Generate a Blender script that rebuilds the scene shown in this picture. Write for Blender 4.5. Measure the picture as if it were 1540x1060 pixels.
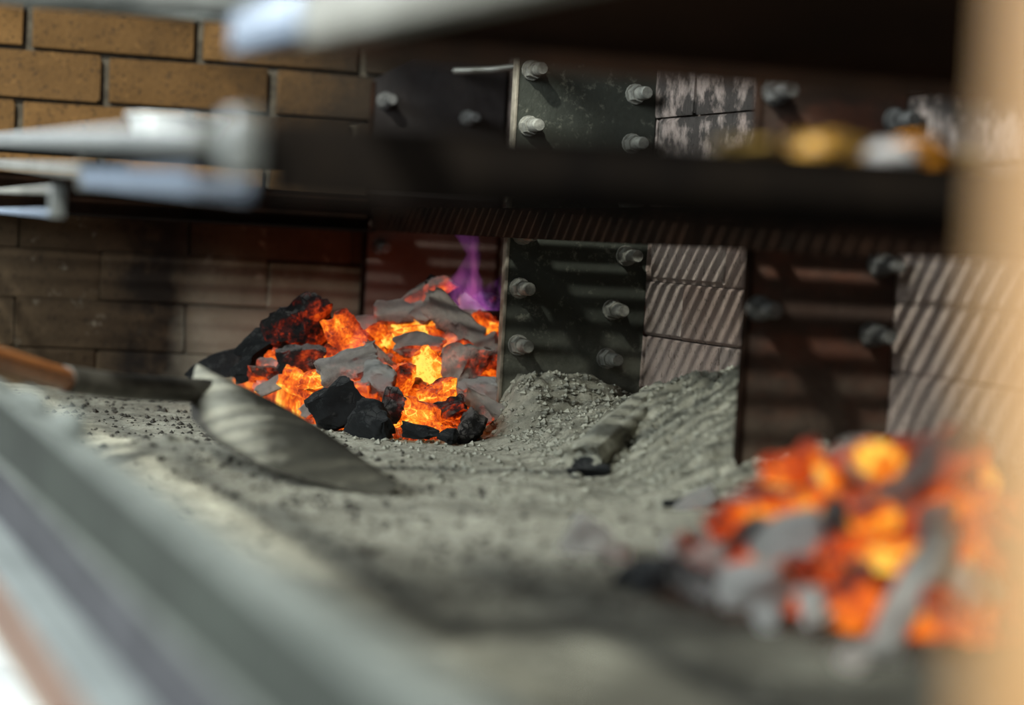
import bpy, bmesh, math, random
from mathutils import Vector, Matrix, Euler, noise
for o in list(bpy.data.objects): bpy.data.objects.remove(o)
S = bpy.context.scene; COL = S.collection
R = math.radians
# world axes: x runs from the front rail to the back wall, y along the hearth away from the camera, z up (ash bed at 0)

# ------------------------------------------------------------------ camera, sky, lights, exposure
cd = bpy.data.cameras.new('camera'); cam = bpy.data.objects.new('camera', cd); COL.objects.link(cam)
ya, pi_, ro = R(18.0), R(2.6), R(3.2)
F = Vector((math.sin(ya)*math.cos(pi_), math.cos(ya)*math.cos(pi_), -math.sin(pi_)))
R0 = Vector((math.cos(ya), -math.sin(ya), 0)); U0 = R0.cross(F)
U = U0*math.cos(ro) - R0*math.sin(ro); RR = R0*math.cos(ro) + U0*math.sin(ro)
m = Matrix((RR, U, -F)).transposed().to_4x4(); m.translation = Vector((0, 0, .24)); cam.matrix_world = m
cd.sensor_width = 36; cd.lens = 36*3625/1540; cd.clip_start = .02
cd.dof.use_dof = True; cd.dof.focus_distance = 2.88; cd.dof.aperture_fstop = 2.5
S.camera = cam
w = bpy.data.worlds.new('world'); S.world = w; w.use_nodes = True
w.node_tree.nodes['Background'].inputs[0].default_value = (.80, .93, 1.0, 1)
w.node_tree.nodes['Background'].inputs[1].default_value = .22
def area(name, loc, target, sx, sy, power, col):
    l = bpy.data.lights.new(name, 'AREA'); l.shape = 'RECTANGLE'; l.size = sx; l.size_y = sy; l.energy = power; l.color = col
    o = bpy.data.objects.new(name, l); COL.objects.link(o); o.location = loc
    o.rotation_euler = (Vector(target)-Vector(loc)).to_track_quat('-Z', 'Y').to_euler(); return o
area('daylight_front_windows', (-3.2, 1.2, 1.75), (.7, 2.4, .05), 2.6, 1.7, 330, (.88, .98, 1.0))
area('high_window', (-2.4, -1.5, 4.2), (1.0, 2.6, .2), .28, .28, 900, (.96, 1.0, .90))
area('overhead_ash_fill', (-1.6, 2.2, 3.2), (.5, 2.2, 0), 1.2, 1.6, 45, (.95, 1.0, .92))  # added soft fill from above to brighten the ash, no seen source
area('far_floor_fill', (-2.8, 7.5, 1.9), (.6, 6.2, -.9), 1.8, 1.8, 260, (.93, .98, 1.0))  # added lamp that whitens the room floor, no seen source
area('fill_behind_camera', (-.6, -4.0, 1.7), (.5, 1.0, .1), 1.6, 1.4, 32, (1.0, .93, .84))  # added fill for the faces turned to the camera, no seen source
S.view_settings.view_transform = 'Standard'; S.view_settings.look = 'None'
S.view_settings.exposure = 0; S.view_settings.gamma = 1; S.view_settings.use_curve_mapping = False

# ------------------------------------------------------------------ helpers
def link(name, me, mat=None, parent=None, loc=None):
    o = bpy.data.objects.new(name, me); COL.objects.link(o)
    if mat and not me.materials: me.materials.append(mat)
    if parent: o.parent = parent
    if loc is not None: o.location = loc
    return o
def tag(o, label=None, cat=None, group=None, kind=None):
    for k, v in (('label', label), ('category', cat), ('group', group), ('kind', kind)):
        if v: o[k] = v
    return o
def empty(name, loc, rot=(0, 0, 0)):
    o = bpy.data.objects.new(name, None); o.empty_display_size = .02; COL.objects.link(o); o.location = loc; o.rotation_euler = rot; return o
def bm_me(bm, name, smooth=None):
    me = bpy.data.meshes.new(name); bm.normal_update(); bm.to_mesh(me); bm.free()
    if smooth is not None:
        for p in me.polygons: p.use_smooth = True
        me.set_sharp_from_angle(angle=R(smooth))
    return me
def add_box(bm, a, b, bev=0.0):
    r = bmesh.ops.create_cube(bm, size=1)
    c = [(a[i]+b[i])/2 for i in range(3)]; d = [b[i]-a[i] for i in range(3)]
    for v in r['verts']: v.co = Vector((c[0]+v.co.x*d[0], c[1]+v.co.y*d[1], c[2]+v.co.z*d[2]))
    if bev:
        es = list({e for v in r['verts'] for e in v.link_edges})
        bmesh.ops.bevel(bm, geom=es, offset=bev, segments=2, profile=.6, affect='EDGES')
def box(name, a, b, mat, parent=None, bev=0.002):
    bm = bmesh.new(); add_box(bm, a, b, bev); return link(name, bm_me(bm, name, 40), mat, parent)
def frame_of(d):
    d = d.normalized(); u = d.orthogonal().normalized(); return u, d.cross(u)
def add_tube(bm, pts, rads, n=12, cap=True):
    pts = [Vector(p) for p in pts]; rings = []
    u, v = frame_of(pts[1]-pts[0])
    for i, p in enumerate(pts):
        d = (pts[min(i+1, len(pts)-1)]-pts[max(i-1, 0)]).normalized()
        u = (u - d*u.dot(d)).normalized(); v = d.cross(u)
        rings.append([bm.verts.new(p+(u*math.cos(2*math.pi*k/n)+v*math.sin(2*math.pi*k/n))*rads[i]) for k in range(n)])
    for a, b in zip(rings, rings[1:]):
        for k in range(n): bm.faces.new((a[k], a[(k+1) % n], b[(k+1) % n], b[k]))
    if cap: bm.faces.new(rings[0][::-1]); bm.faces.new(rings[-1])
def tube(name, pts, rads, mat, parent=None, n=14):
    bm = bmesh.new(); add_tube(bm, pts, rads, n); return link(name, bm_me(bm, name, 40), mat, parent)
def prism_y(bm, prof, y0, y1, z0=0, z1=0):      # closed profile in x,z swept along y
    a = [bm.verts.new((x, y0, z+z0)) for x, z in prof]; b = [bm.verts.new((x, y1, z+z1)) for x, z in prof]
    n = len(prof)
    for k in range(n): bm.faces.new((a[k], a[(k+1) % n], b[(k+1) % n], b[k]))
    bm.faces.new(a[::-1]); bm.faces.new(b)
    bmesh.ops.recalc_face_normals(bm, faces=bm.faces)
def fbm(p, o=4): return noise.fractal(Vector(p), 1.0, 2.0, o)
def ss(a, b, x):
    t = max(0, min(1, (x-a)/(b-a))); return t*t*(3-2*t)
def interp(x, xs, ys):
    if x <= xs[0]: return ys[0]
    for i in range(len(xs)-1):
        if x <= xs[i+1]: return ys[i]+(ys[i+1]-ys[i])*(x-xs[i])/(xs[i+1]-xs[i])
    return ys[-1]

# ------------------------------------------------------------------ materials
class N:
    def __init__(s, name):
        s.m = bpy.data.materials.new(name); s.m.use_nodes = True; s.t = s.m.node_tree; s.b = s.t.nodes['Principled BSDF']; s.out = s.t.nodes['Material Output']
        s.geo = s.t.nodes.new('ShaderNodeNewGeometry'); s.pos = s.geo.outputs['Position']
    def n(s, typ, **k):
        x = s.t.nodes.new('ShaderNode'+typ)
        for a, v in k.items(): setattr(x, a, v)
        return x
    def l(s, a, b): s.t.links.new(a, b)
    def put(s, sock, v):
        if hasattr(v, 'links') or isinstance(v, bpy.types.NodeSocket): s.l(v, sock)
        else: sock.default_value = v
    def noise(s, scale, detail=5, rough=.6, vec=None, dist=0.0):
        x = s.n('TexNoise'); x.inputs['Scale'].default_value = scale; x.inputs['Detail'].default_value = detail
        x.inputs['Roughness'].default_value = rough; x.inputs['Distortion'].default_value = dist; s.l(vec or s.pos, x.inputs['Vector']); return x.outputs['Fac']
    def ramp(s, fac, stops, interp='LINEAR'):
        x = s.n('ValToRGB'); x.color_ramp.interpolation = interp; e = x.color_ramp.elements
        while len(e) < len(stops): e.new(.5)
        for q, (p, c) in zip(e, stops): q.position = p; q.color = (*c, 1) if len(c) == 3 else c
        s.l(fac, x.inputs['Fac']); return x.outputs['Color']
    def mr(s, v, a, b, c=0., d=1.):
        x = s.n('MapRange'); x.clamp = True; s.put(x.inputs[0], v)
        for i, q in enumerate((a, b, c, d)): x.inputs[i+1].default_value = q
        return x.outputs[0]
    def math(s, op, a, b=0., c=0., clamp=False):
        x = s.n('Math', operation=op); x.use_clamp = clamp
        s.put(x.inputs[0], a); s.put(x.inputs[1], b); s.put(x.inputs[2], c)
        return x.outputs[0]
    def mix(s, f, a, b, mode='MIX'):
        x = s.n('MixRGB', blend_type=mode); s.put(x.inputs[0], f)
        for i, q in ((1, a), (2, b)): s.put(x.inputs[i], (*q, 1) if isinstance(q, tuple) and len(q) == 3 else q)
        return x.outputs[0]
    def xyz(s, v=None):
        x = s.n('SeparateXYZ'); s.l(v or s.pos, x.inputs[0]); return x.outputs
    def scaled(s, v):
        x = s.n('VectorMath', operation='MULTIPLY'); s.l(s.pos, x.inputs[0]); x.inputs[1].default_value = v; return x.outputs[0]
    def bump(s, h, strength=.5, dist=.004):
        x = s.n('Bump'); x.inputs['Strength'].default_value = strength; x.inputs['Distance'].default_value = dist
        s.l(h, x.inputs['Height']); s.l(x.outputs[0], s.b.inputs['Normal'])
    def fin(s, col, rough=.8, metal=0., spec=.3):
        s.put(s.b.inputs['Base Color'], (*col, 1) if isinstance(col, tuple) and len(col) == 3 else col)
        s.put(s.b.inputs['Roughness'], rough); s.put(s.b.inputs['Metallic'], metal); s.b.inputs['Specular IOR Level'].default_value = spec
        return s.m
def mat_simple(name, c1, c2, scale, rough=.8, metal=0., bump=.3, spec=.3, dist=.002):
    q = N(name); f = q.noise(scale); q.bump(q.noise(scale*4, 4), bump, dist)
    return q.fin(q.ramp(f, [(.3, c1), (.7, c2)]), rough, metal, spec)

def mat_brick(name, lo, hi, soot, sootmask):
    q = N(name); oi = q.n('ObjectInfo')
    base = q.mix(q.noise(14, 6), lo, hi)
    base = q.mix(q.mr(oi.outputs['Random'], 0, 1, 0, .45), base, lo)
    base = q.mix(q.mr(q.noise(170, 3, .7), .56, .66, 0, .75), base, soot)        # speckle of dark pits
    base = q.mix(q.mr(q.noise(60, 4), .6, .75, 0, .5), base, hi)
    base = q.mix(sootmask(q), base, soot)
    q.bump(q.noise(120, 6, .7), .6, .003)
    return q.fin(base, .9, 0, .15)
def soot_end(q):
    x, y, z = q.xyz()
    nz = q.math('MULTIPLY', q.math('SUBTRACT', q.noise(9, 4), .5), .5)
    a = q.mr(q.math('ADD', x, nz), .56, .84, 0, .93)
    low = q.mr(q.math('ADD', z, q.math('MULTIPLY', nz, .12)), .31, .24, 0, .62)
    return q.math('MAXIMUM', a, low)
def soot_low(q): return q.mr(q.noise(11, 5), .40, .62, .25, .97)
M = {}
M['brick_end'] = mat_brick('brick_gold', (.045, .023, .008), (.175, .090, .030), (.014, .010, .007), soot_end)
M['mortar'] = mat_simple('mortar', (.028, .023, .018), (.105, .088, .066), 40, .95, 0, .6)
# sooty render on the lower end wall: dark stain with pale ash bloom
q = N('sooty_brick_low'); x, y, z = q.xyz()
c = q.mix(q.noise(20, 6), (.015, .0095, .0055), (.078, .052, .030))
c = q.mix(q.mr(q.noise(150, 4, .7), .55, .68, 0, .7), c, (.012, .009, .007))
c = q.mix(q.mr(q.noise(28, 6, .7), .60, .72, 0, .55), c, (.27, .24, .19))
st = q.math('MULTIPLY', q.mr(x, .50, .545), q.mr(x, .68, .60)); st = q.math('MULTIPLY', st, q.mr(q.noise(14, 4), .35, .55))
c = q.mix(q.math('MULTIPLY', st, .93), c, (.008, .006, .005))
bl = q.math('MULTIPLY', q.mr(q.math('ADD', x, q.math('MULTIPLY', q.noise(12), .1)), .64, .72), q.mr(q.math('ADD', z, q.math('MULTIPLY', q.noise(16), .08)), .235, .13))
c = q.mix(q.math('MULTIPLY', bl, .62), c, (.31, .28, .22))
q.bump(q.noise(120, 6, .7), .6, .003); M['brick_low'] = q.fin(c, .92, 0, .12)
# pale, heat-bleached back wall bricks with vertical streaks
q = N('bleached_brick'); oi = q.n('ObjectInfo')
c = q.mix(q.noise(10, 6, .65, q.scaled((1.6, 3, .5))), (.27, .19, .165), (.60, .51, .45))
c = q.mix(q.mr(oi.outputs['Random'], 0, 1, 0, .4), c, (.40, .26, .21))
c = q.mix(q.mr(q.noise(120, 4, .7), .56, .68, 0, .6), c, (.06, .045, .035))
x, y, z = q.xyz(); c = q.mix(q.math('MULTIPLY', q.mr(q.noise(26, 5), .38, .52), q.mr(z, .28, .38, 0, .9)), c, (.030, .028, .026))
q.bump(q.noise(60, 7, .75, q.scaled((1, 1, .4))), 1.0, .012); M['brick_back'] = q.fin(c, .9, 0, .15)
M['mortar_back'] = mat_simple('mortar_back', (.045, .035, .03), (.16, .12, .10), 60, .95, 0, .6)
def mat_plate(name, c1, c2, dust, amt, rust=None):
    q = N(name); x, y, z = q.xyz()
    c = q.mix(q.noise(16, 6, .65), c1, c2)
    if rust: c = q.mix(q.mr(q.noise(13, 5, .6, q.scaled((1, 1, 1.8))), .45, .62, 0, .85), c, rust)
    c = q.mix(q.mr(q.noise(75, 6, .75), .56, .70, 0, amt), c, dust)
    c = q.mix(q.math('MULTIPLY', q.mr(q.math('ADD', z, q.math('MULTIPLY', q.noise(20), .10)), .20, .08, 0, .85), q.mr(q.noise(45, 5, .7), .35, .6, .4, 1)), c, dust)
    q.bump(q.noise(140, 5, .7), .4, .002)
    return q.fin(c, q.mr(q.noise(30), .3, .7, .45, .75), .35, .35)
M['plate_mid'] = mat_plate('dusty_green_black_steel', (.020, .022, .018), (.055, .058, .046), (.20, .195, .155), .75)
M['plate_far'] = mat_plate('soot_black_steel', (.010, .009, .010), (.024, .018, .016), (.05, .035, .03), .3)
M['plate_near'] = mat_plate('red_brown_steel', (.022, .014, .011), (.05, .028, .020), (.13, .10, .075), .25, (.085, .033, .020))
M['plate_low'] = mat_plate('brown_heat_steel', (.075, .050, .042), (.13, .092, .078), (.26, .21, .17), .25)
M['edge_highlight'] = mat_simple('edge_highlight_steel', (.16, .14, .11), (.34, .30, .24), 60, .5, .5)  # bright rim highlight painted as a paler colour along the plate edge
M['bolt'] = mat_simple('dusty_bolt_steel', (.10, .097, .085), (.32, .31, .27), 90, .55, .35, .3)
M['bolt_dark'] = mat_simple('sooty_bolt_steel', (.05, .05, .048), (.14, .135, .13), 90, .55, .4, .3)
M['soot'] = mat_simple('sooty_iron', (.003, .0022, .002), (.008, .0055, .004), 25, .9, 0, .4, .06)
M['soot_rust'] = mat_simple('sooty_rusty_iron', (.004, .0028, .002), (.020, .009, .005), 14, .9, 0, .4, .06)
M['steel'] = mat_simple('brushed_steel', (.15, .16, .16), (.25, .26, .255), 30, .38, .75, .1, .5)
M['steel_dull'] = mat_simple('greasy_steel', (.11, .105, .085), (.24, .235, .21), 25, .5, .6, .2, .5)
M['steel_sky_tint'] = mat_simple('sky_tinted_steel', (.13, .165, .225), (.18, .22, .29), 30, .42, .5, .05, .6)  # blue of the reflected sky put into the steel's own colour
M['dish'] = mat_simple('polished_steel', (.80, .82, .82), (.88, .89, .88), 30, .28, .35, .02, .6)
M['rail'] = mat_simple('painted_rail_steel', (.010, .0115, .010), (.022, .026, .022), 18, .8, 0, .2, .12)
M['rail_pale'] = mat_simple('pale_rail_steel', (.06, .066, .062), (.12, .128, .122), 24, .8, 0, .3, .12)  # paler tone for the rail's top flange and lip, and the ash clumps
M['rail_light'] = mat_simple('light_rail_steel', (.085, .095, .10), (.14, .155, .16), 18, .6, 0, .2, .3)
M['rail_dark'] = mat_simple('dark_rail_steel', (.016, .016, .019), (.044, .044, .050), 18, .8, 0, .2, .12)
M['copper'] = mat_simple('orange_brown_fascia', (.062, .030, .018), (.105, .055, .035), 22, .6, 0, .2)
M['tile'] = mat_simple('white_tile', (.78, .80, .79), (.86, .87, .86), 6, .35, 0, .02)
M['grout'] = mat_simple('tile_grout', (.45, .45, .43), (.58, .58, .56), 50, .9)
M['hearth'] = mat_simple('hearth_concrete', (.16, .15, .13), (.30, .28, .24), 30, .95, 0, .5)
M['shade_slab'] = mat_simple('shade_slab_black', (.012, .010, .009), (.030, .022, .018), 10, .85)
M['food_gold'] = mat_simple('golden_roast', (.22, .105, .016), (.48, .25, .035), 70, .45, 0, .3, .5)
M['food_orange'] = mat_simple('orange_roast', (.42, .14, .010), (.75, .29, .02), 60, .45, 0, .3, .5)
M['food_brown'] = mat_simple('browned_roast', (.12, .07, .015), (.26, .16, .035), 70, .5, 0, .3, .5)
M['food_pale'] = mat_simple('pale_roast', (.20, .185, .19), (.36, .34, .345), 60, .5, 0, .3, .5)
# ash bed
q = N('ash'); x, y, z = q.xyz()
c = q.mix(q.noise(26, 7, .68), (.26, .245, .195), (.60, .575, .475))
c = q.mix(q.mr(q.noise(230, 4, .75), .53, .68, 0, .75), c, (.14, .13, .105))
c = q.mix(q.mr(q.noise(9, 6, .66), .48, .64, 0, .68), c, (.13, .12, .098))
c = q.mix(q.mr(q.noise(75, 5, .7), .48, .64, 0, .65), c, (.15, .14, .115))
c = q.mix(q.math('MULTIPLY', q.mr(x, .82, .95), q.mr(q.noise(18, 5, .65), .36, .6, .25, .75)), c, (.17, .162, .125))
near = q.math('MULTIPLY', q.mr(q.math('ADD', y, q.math('MULTIPLY', q.noise(5), .3)), 2.05, 1.70), q.mr(q.noise(6.5, 5, .62), .34, .52, .68, 1))  # charcoal dust, plus colour darkened to cancel the sun patch by the rail
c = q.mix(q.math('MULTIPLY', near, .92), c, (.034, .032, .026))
c = q.mix(q.mr(q.noise(14, 5, .7), .60, .72, 0, .55), c, (.50, .48, .41))
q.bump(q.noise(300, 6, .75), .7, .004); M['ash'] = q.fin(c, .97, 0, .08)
M['heap_ash'] = mat_simple('grey_heap_ash', (.19, .185, .15), (.40, .39, .325), 45, .97, 0, .8, .05, .004)
M['crumb_dark'] = mat_simple('charcoal_crumb', (.018, .016, .014), (.07, .062, .05), 90, .9)
# shovel
q = N('shovel_blade_steel'); x, y, z = q.xyz()
c = q.mix(q.noise(28, 6, .65), (.022, .020, .015), (.075, .068, .050))
c = q.mix(q.mr(q.noise(60, 6, .7), .56, .72, 0, .45), c, (.17, .155, .115))
dust = q.math('MULTIPLY', q.mr(q.math('ADD', x, q.math('MULTIPLY', q.noise(24, 5), .10)),  .555, .50), q.mr(q.xyz(q.geo.outputs['Normal'])[2], .45, .85))
c = q.mix(q.math('MULTIPLY', dust, .9), c, (.40, .38, .31))
q.bump(q.noise(130, 5, .7), .4, .002); M['blade'] = q.fin(c, .75, .2, .3)
M['socket'] = mat_simple('dark_socket_steel', (.030, .027, .022), (.11, .10, .085), 35, .5, .4, .3, .5)
M['wood_handle'] = mat_simple('orange_brown_wood', (.19, .062, .018), (.42, .16, .05), 40, .42, 0, .2, .5)
q = N('tan_timber'); c = q.mix(q.noise(22, 5, .6, q.scaled((3, 3, .25))), (.175, .088, .033), (.27, .150, .060))
q.bump(q.noise(60, 4, .6, q.scaled((3, 3, .2))), .3, .002); M['post'] = q.fin(c, .55, 0, .4)
# charcoal: ash-coated or bare, glowing where the heat property of the piece says it is hot
def mat_coal(name, ash_lo, ash_hi, char, ash_amount, bias):
    q = N(name); at = q.n('Attribute', attribute_type='OBJECT', attribute_name='heat').outputs['Fac']
    tc = q.n('TexCoord').outputs['Object']; nz = q.xyz(q.geo.outputs['Normal'])[2]
    n1 = q.noise(55, 5, .6); n2 = q.noise(150, 5, .7); n3 = q.noise(30, 4, .55)
    grain = q.n('TexWave'); grain.inputs['Scale'].default_value = 90; grain.inputs['Distortion'].default_value = 6; grain.inputs['Detail'].default_value = 3; q.l(tc, grain.inputs['Vector'])
    # ash lies on upward faces and thins where it is hot
    a = q.math('ADD', q.math('MULTIPLY', nz, .35), q.math('ADD', q.math('MULTIPLY', n1, 1.6), ash_amount-1.0))
    vo = q.n('TexVoronoi', feature='DISTANCE_TO_EDGE'); vo.inputs['Scale'].default_value = 85; q.l(q.pos, vo.inputs['Vector'])
    crack = q.mr(vo.outputs['Distance'], .0, .07, 1, 0); crack = q.math('MULTIPLY', crack, q.mr(n1, .42, .6))
    a = q.math('SUBTRACT', a, q.math('MULTIPLY', crack, .35))
    a = q.math('SUBTRACT', a, q.math('MULTIPLY', at, .35)); a = q.mr(a, .10, .42)
    ash = q.mix(q.mr(q.math('MULTIPLY_ADD', grain.outputs['Fac'], .45, q.math('MULTIPLY', n2, .75)), .06, .68), ash_lo, ash_hi)
    base = q.mix(a, q.mix(n2, char, tuple(min(1, v*3.2) for v in char)), ash)
    # heat: strongest underneath and in the cracks
    g = q.math('ADD', q.math('MULTIPLY', at, 1.25), q.math('MULTIPLY', q.math('SUBTRACT', n3, .5), 1.7))
    g = q.math('ADD', g, q.math('MULTIPLY', q.math('SUBTRACT', n2, .5), 1.1))
    g = q.math('SUBTRACT', g, q.math('ADD', q.math('MULTIPLY', nz, .30), bias))
    g = q.math('ADD', g, q.math('MULTIPLY', q.math('MULTIPLY', crack, at), .35))
    em = q.ramp(g, [(.0, (0, 0, 0)), (.18, (.10, .004, 0)), (.40, (.62, .045, .004)), (.66, (1.0, .15, .008)), (.86, (1.0, .34, .02)), (1, (1.0, .62, .09))])
    q.l(em, q.b.inputs['Emission Color']); q.put(q.b.inputs['Emission Strength'], q.math('MULTIPLY', q.math('MULTIPLY_ADD', q.mr(g, .3, 1.1), .85, .55), q.mr(at, .12, .36)))
    q.bump(q.math('ADD', n2, q.math('SUBTRACT', q.math('MULTIPLY', grain.outputs['Fac'], .8), q.math('MULTIPLY', crack, .8))), 1.0, .010)
    return q.fin(base, .85, 0, .25)
M['c_black'] = mat_coal('black_charcoal', (.05, .05, .05), (.13, .13, .13), (.012, .013, .014), .22, .45)
M['c_dark'] = mat_coal('sooty_charcoal', (.07, .06, .06), (.22, .20, .19), (.010, .009, .009), .25, .42)
M['c_ashdark'] = mat_coal('half_ashed_charcoal', (.12, .105, .10), (.44, .40, .375), (.014, .012, .012), .45, .40)
M['c_ash'] = mat_coal('grey_ashed_charcoal', (.22, .175, .15), (.90, .80, .72), (.05, .035, .028), .90, .40)
M['c_ashwhite'] = mat_coal('white_ashed_charcoal', (.56, .525, .49), (.92, .89, .84), (.10, .08, .07), 1.1, .45)
M['c_ember'] = mat_coal('glowing_charcoal', (.16, .10, .08), (.42, .32, .27), (.05, .02, .012), .45, .42)
def mat_flame(name, lo, hi, strength):
    q = N(name); q.t.nodes.remove(q.b); e = q.n('Emission')
    f = q.noise(26, 4, .6, q.scaled((1, 1, .45)), 1.2); q.l(q.mix(q.mr(f, .35, .7), lo, hi), e.inputs['Color'])
    q.put(e.inputs['Strength'], q.math('MULTIPLY', q.mr(f, .40, .62, .03, 1), strength)); q.l(e.outputs[0], q.out.inputs['Volume'])
    return q.m
M['flame_violet'] = mat_flame('violet_flame', (.25, .07, .55), (.75, .16, .50), 16)
M['flame_pink'] = mat_flame('pink_flame', (.75, .12, .22), (.9, .22, .25), 14)

# ------------------------------------------------------------------ structure: hearth, walls, floor, added shading slab
fl = box('floor_1', (-4, -3, -1.0), (4, 12, -.93), M['grout'], None, 0); tag(fl, kind='structure')
bm = bmesh.new(); add_box(bm, (0, 0, 0), (.594, .594, .03), .003); tile_me = bm_me(bm, 'tile', 40); tile_me.materials.append(M['tile'])
for i in range(6):
    for j in range(8):
        o = link('tile', tile_me, None, fl, (-1.6+.6*i, 3.8+.6*j, -.93))
hs = box('floor_2', (.18, -.5, -.05), (1.10, 3.47, -.012), M['hearth'], None, .002); tag(hs, kind='structure')
ped = box('trim_1', (.80, -.5, -.93), (1.35, 3.47, -.05), M['hearth'], None, .002); tag(ped, kind='structure')
shade_slab = box('unseen_shade_slab', (.30, -.6, 1.15), (1.45, 3.75, 1.22), M['shade_slab'], None, .003); tag(shade_slab, kind='structure')  # unseen slab added overhead to darken the hearth and upper plates

def brick_mesh(seed, L, T, H):
    rnd = random.Random(seed); bm = bmesh.new(); add_box(bm, (0, 0, 0), (L, T, H), .003)
    for v in bm.verts: v.co += Vector([rnd.uniform(-.0018, .0018) for _ in range(3)])
    return bm_me(bm, 'brick', 35)
we = box('wall_end', (.12, 3.474, -.05), (1.36, 3.62, 1.15), M['mortar'], None, 0); tag(we, kind='structure')
rnd = random.Random(4)
ends = [brick_mesh(s, .229, .05, .0645) for s in range(5)]; lows = [brick_mesh(20+s, .241, .05, .0695) for s in range(5)]
for me in ends: me.materials.append(M['brick_end'])
for me in lows: me.materials.append(M['brick_low'])
for k in range(-7, 10):                       # bed joints at z = .4756 + .0707 k
    z = .4756+.0707*k+.003
    off = {0: .383, 1: .49, -1: .494, -2: .376}.get(k, .494 if k % 2 else .376)
    x = off-.486
    while x < 1.2:
        if x > .10:
            low = z < .26
            link('brick', rnd.choice(lows if low else ends), None, we, (x+.007, 3.462+rnd.uniform(-.0015, .0015), z+rnd.uniform(-.001, .001)))
        x += .243
wb = box('wall_back', (1.096, -.5, -.05), (1.36, 3.474, 1.15), M['mortar_back'], None, 0); tag(wb, kind='structure')
backs = [brick_mesh(40+s, .06, .238, .0648) for s in range(6)]
for me in backs: me.materials.append(M['brick_back'])
for k in range(-2, 15):
    z = .1335+.0676*k+.0025
    y = -.2+(.12 if k % 2 else 0)
    while y < 3.3:
        if y > .6: link('brick', rnd.choice(backs), None, wb, (1.088+rnd.uniform(-.002, .002), y, z))
        y += .2415

# ------------------------------------------------------------------ ash bed and drifts
RX = [.50, .56, .62, .67, .72, .78, .81, .875, .91, .97, 1.08]; RZ = [0, .025, .06, .105, .125, .11, .13, .16, .145, .15, .15]
TX = [.50, .6, .7, .73, .8, .88, .92, 1.08]; TT = [3.0, 2.98, 2.9, 2.74, 2.70, 2.76, 2.85, 2.86]
def heap_far(x, t):
    if x < .5 or x > 1.085: return 0
    r, tf = interp(x, RX, RZ), interp(x, TX, TT)
    if t < tf: return 0
    if t < 3.05: return r*((t-tf)/(3.05-tf))**.8
    return r*max(.45, 1-(t-3.05)/.6)
def heap_near(x, t):
    r = math.hypot((x-.80)/.19, (t-1.53)/.25); return .135*max(0, 1-r**1.3)
def ash_h(x, t):
    h = .004*fbm((x*7, t*7, 1))+.0022*fbm((x*26, t*26, 5))
    d = ss(.83, 1.06, x+.02*fbm((x*9, t*9, 3)))*interp(t, [1.9, 2.12, 2.2, 2.35, 2.6, 2.8, 2.9], [0, .05, .135, .13, .085, .045, 0])
    p = .066*ss(2.66, 2.80, t+.03*fbm((x*12, t*5, 8)))*ss(.86, .93, x)*(1 if t < 2.83 else 0)
    p *= .75+.45*math.sin((x-.86)*14)
    b = .020*math.exp(-((x-.42)/.10)**2-((t-2.42)/.12)**2)
    hd = max(d, p)
    return h+hd+.10*hd*fbm((x*30, t*30, 2))+b
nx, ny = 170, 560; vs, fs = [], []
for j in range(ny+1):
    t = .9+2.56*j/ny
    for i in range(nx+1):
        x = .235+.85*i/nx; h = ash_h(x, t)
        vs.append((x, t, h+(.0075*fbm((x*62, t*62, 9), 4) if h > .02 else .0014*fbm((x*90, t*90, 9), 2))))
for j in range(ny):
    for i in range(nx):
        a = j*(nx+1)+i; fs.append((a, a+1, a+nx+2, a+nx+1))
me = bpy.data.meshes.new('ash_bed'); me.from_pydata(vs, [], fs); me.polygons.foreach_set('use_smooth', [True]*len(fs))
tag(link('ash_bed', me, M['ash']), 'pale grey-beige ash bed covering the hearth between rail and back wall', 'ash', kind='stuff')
def crumbs(name, count, pick, lo, hi, mat, label, seed):
    rnd = random.Random(seed); vs, fs = [], []
    for _ in range(count):
        x, t = pick(rnd); r = lo+(hi-lo)*rnd.random()**3; z = ash_h(x, t)+r*.3; b = len(vs)
        for d in ((1, 0, 0), (-1, 0, 0), (0, 1, 0), (0, -1, 0), (0, 0, 1), (0, 0, -1)):
            vs.append((x+d[0]*r*rnd.uniform(.6, 1.3), t+d[1]*r*rnd.uniform(.6, 1.3), z+d[2]*r*rnd.uniform(.4, 1)))
        for i in (0, 1):
            for j in (2, 3):
                for k in (4, 5):
                    f = (b+i, b+j, b+k); fs.append(f if (i+j+k) % 2 else f[::-1])
    me = bpy.data.meshes.new(name); me.from_pydata(vs, [], fs); tag(link(name, me, mat), label, 'ash', kind='stuff')
def pick_drift(r):
    while True:
        x, t = r.uniform(.66, 1.07), r.uniform(2.05, 2.82)
        if ash_h(x, t) > .008 or r.random() < .12: return x, t
crumbs('ash_crumbs', 6500, pick_drift, .001, .0055, M['heap_ash'], 'loose grey ash crumbs over the drifts at the middle bolted plate', 1)
crumbs('charcoal_crumbs', 2000, lambda r: (min(1.0, max(.3, r.gauss(.52, .10))), r.uniform(1.5, 3.3)), .001, .005, M['crumb_dark'], 'dark charcoal crumbs strewn on the pale ash near the shovel', 2)

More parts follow.
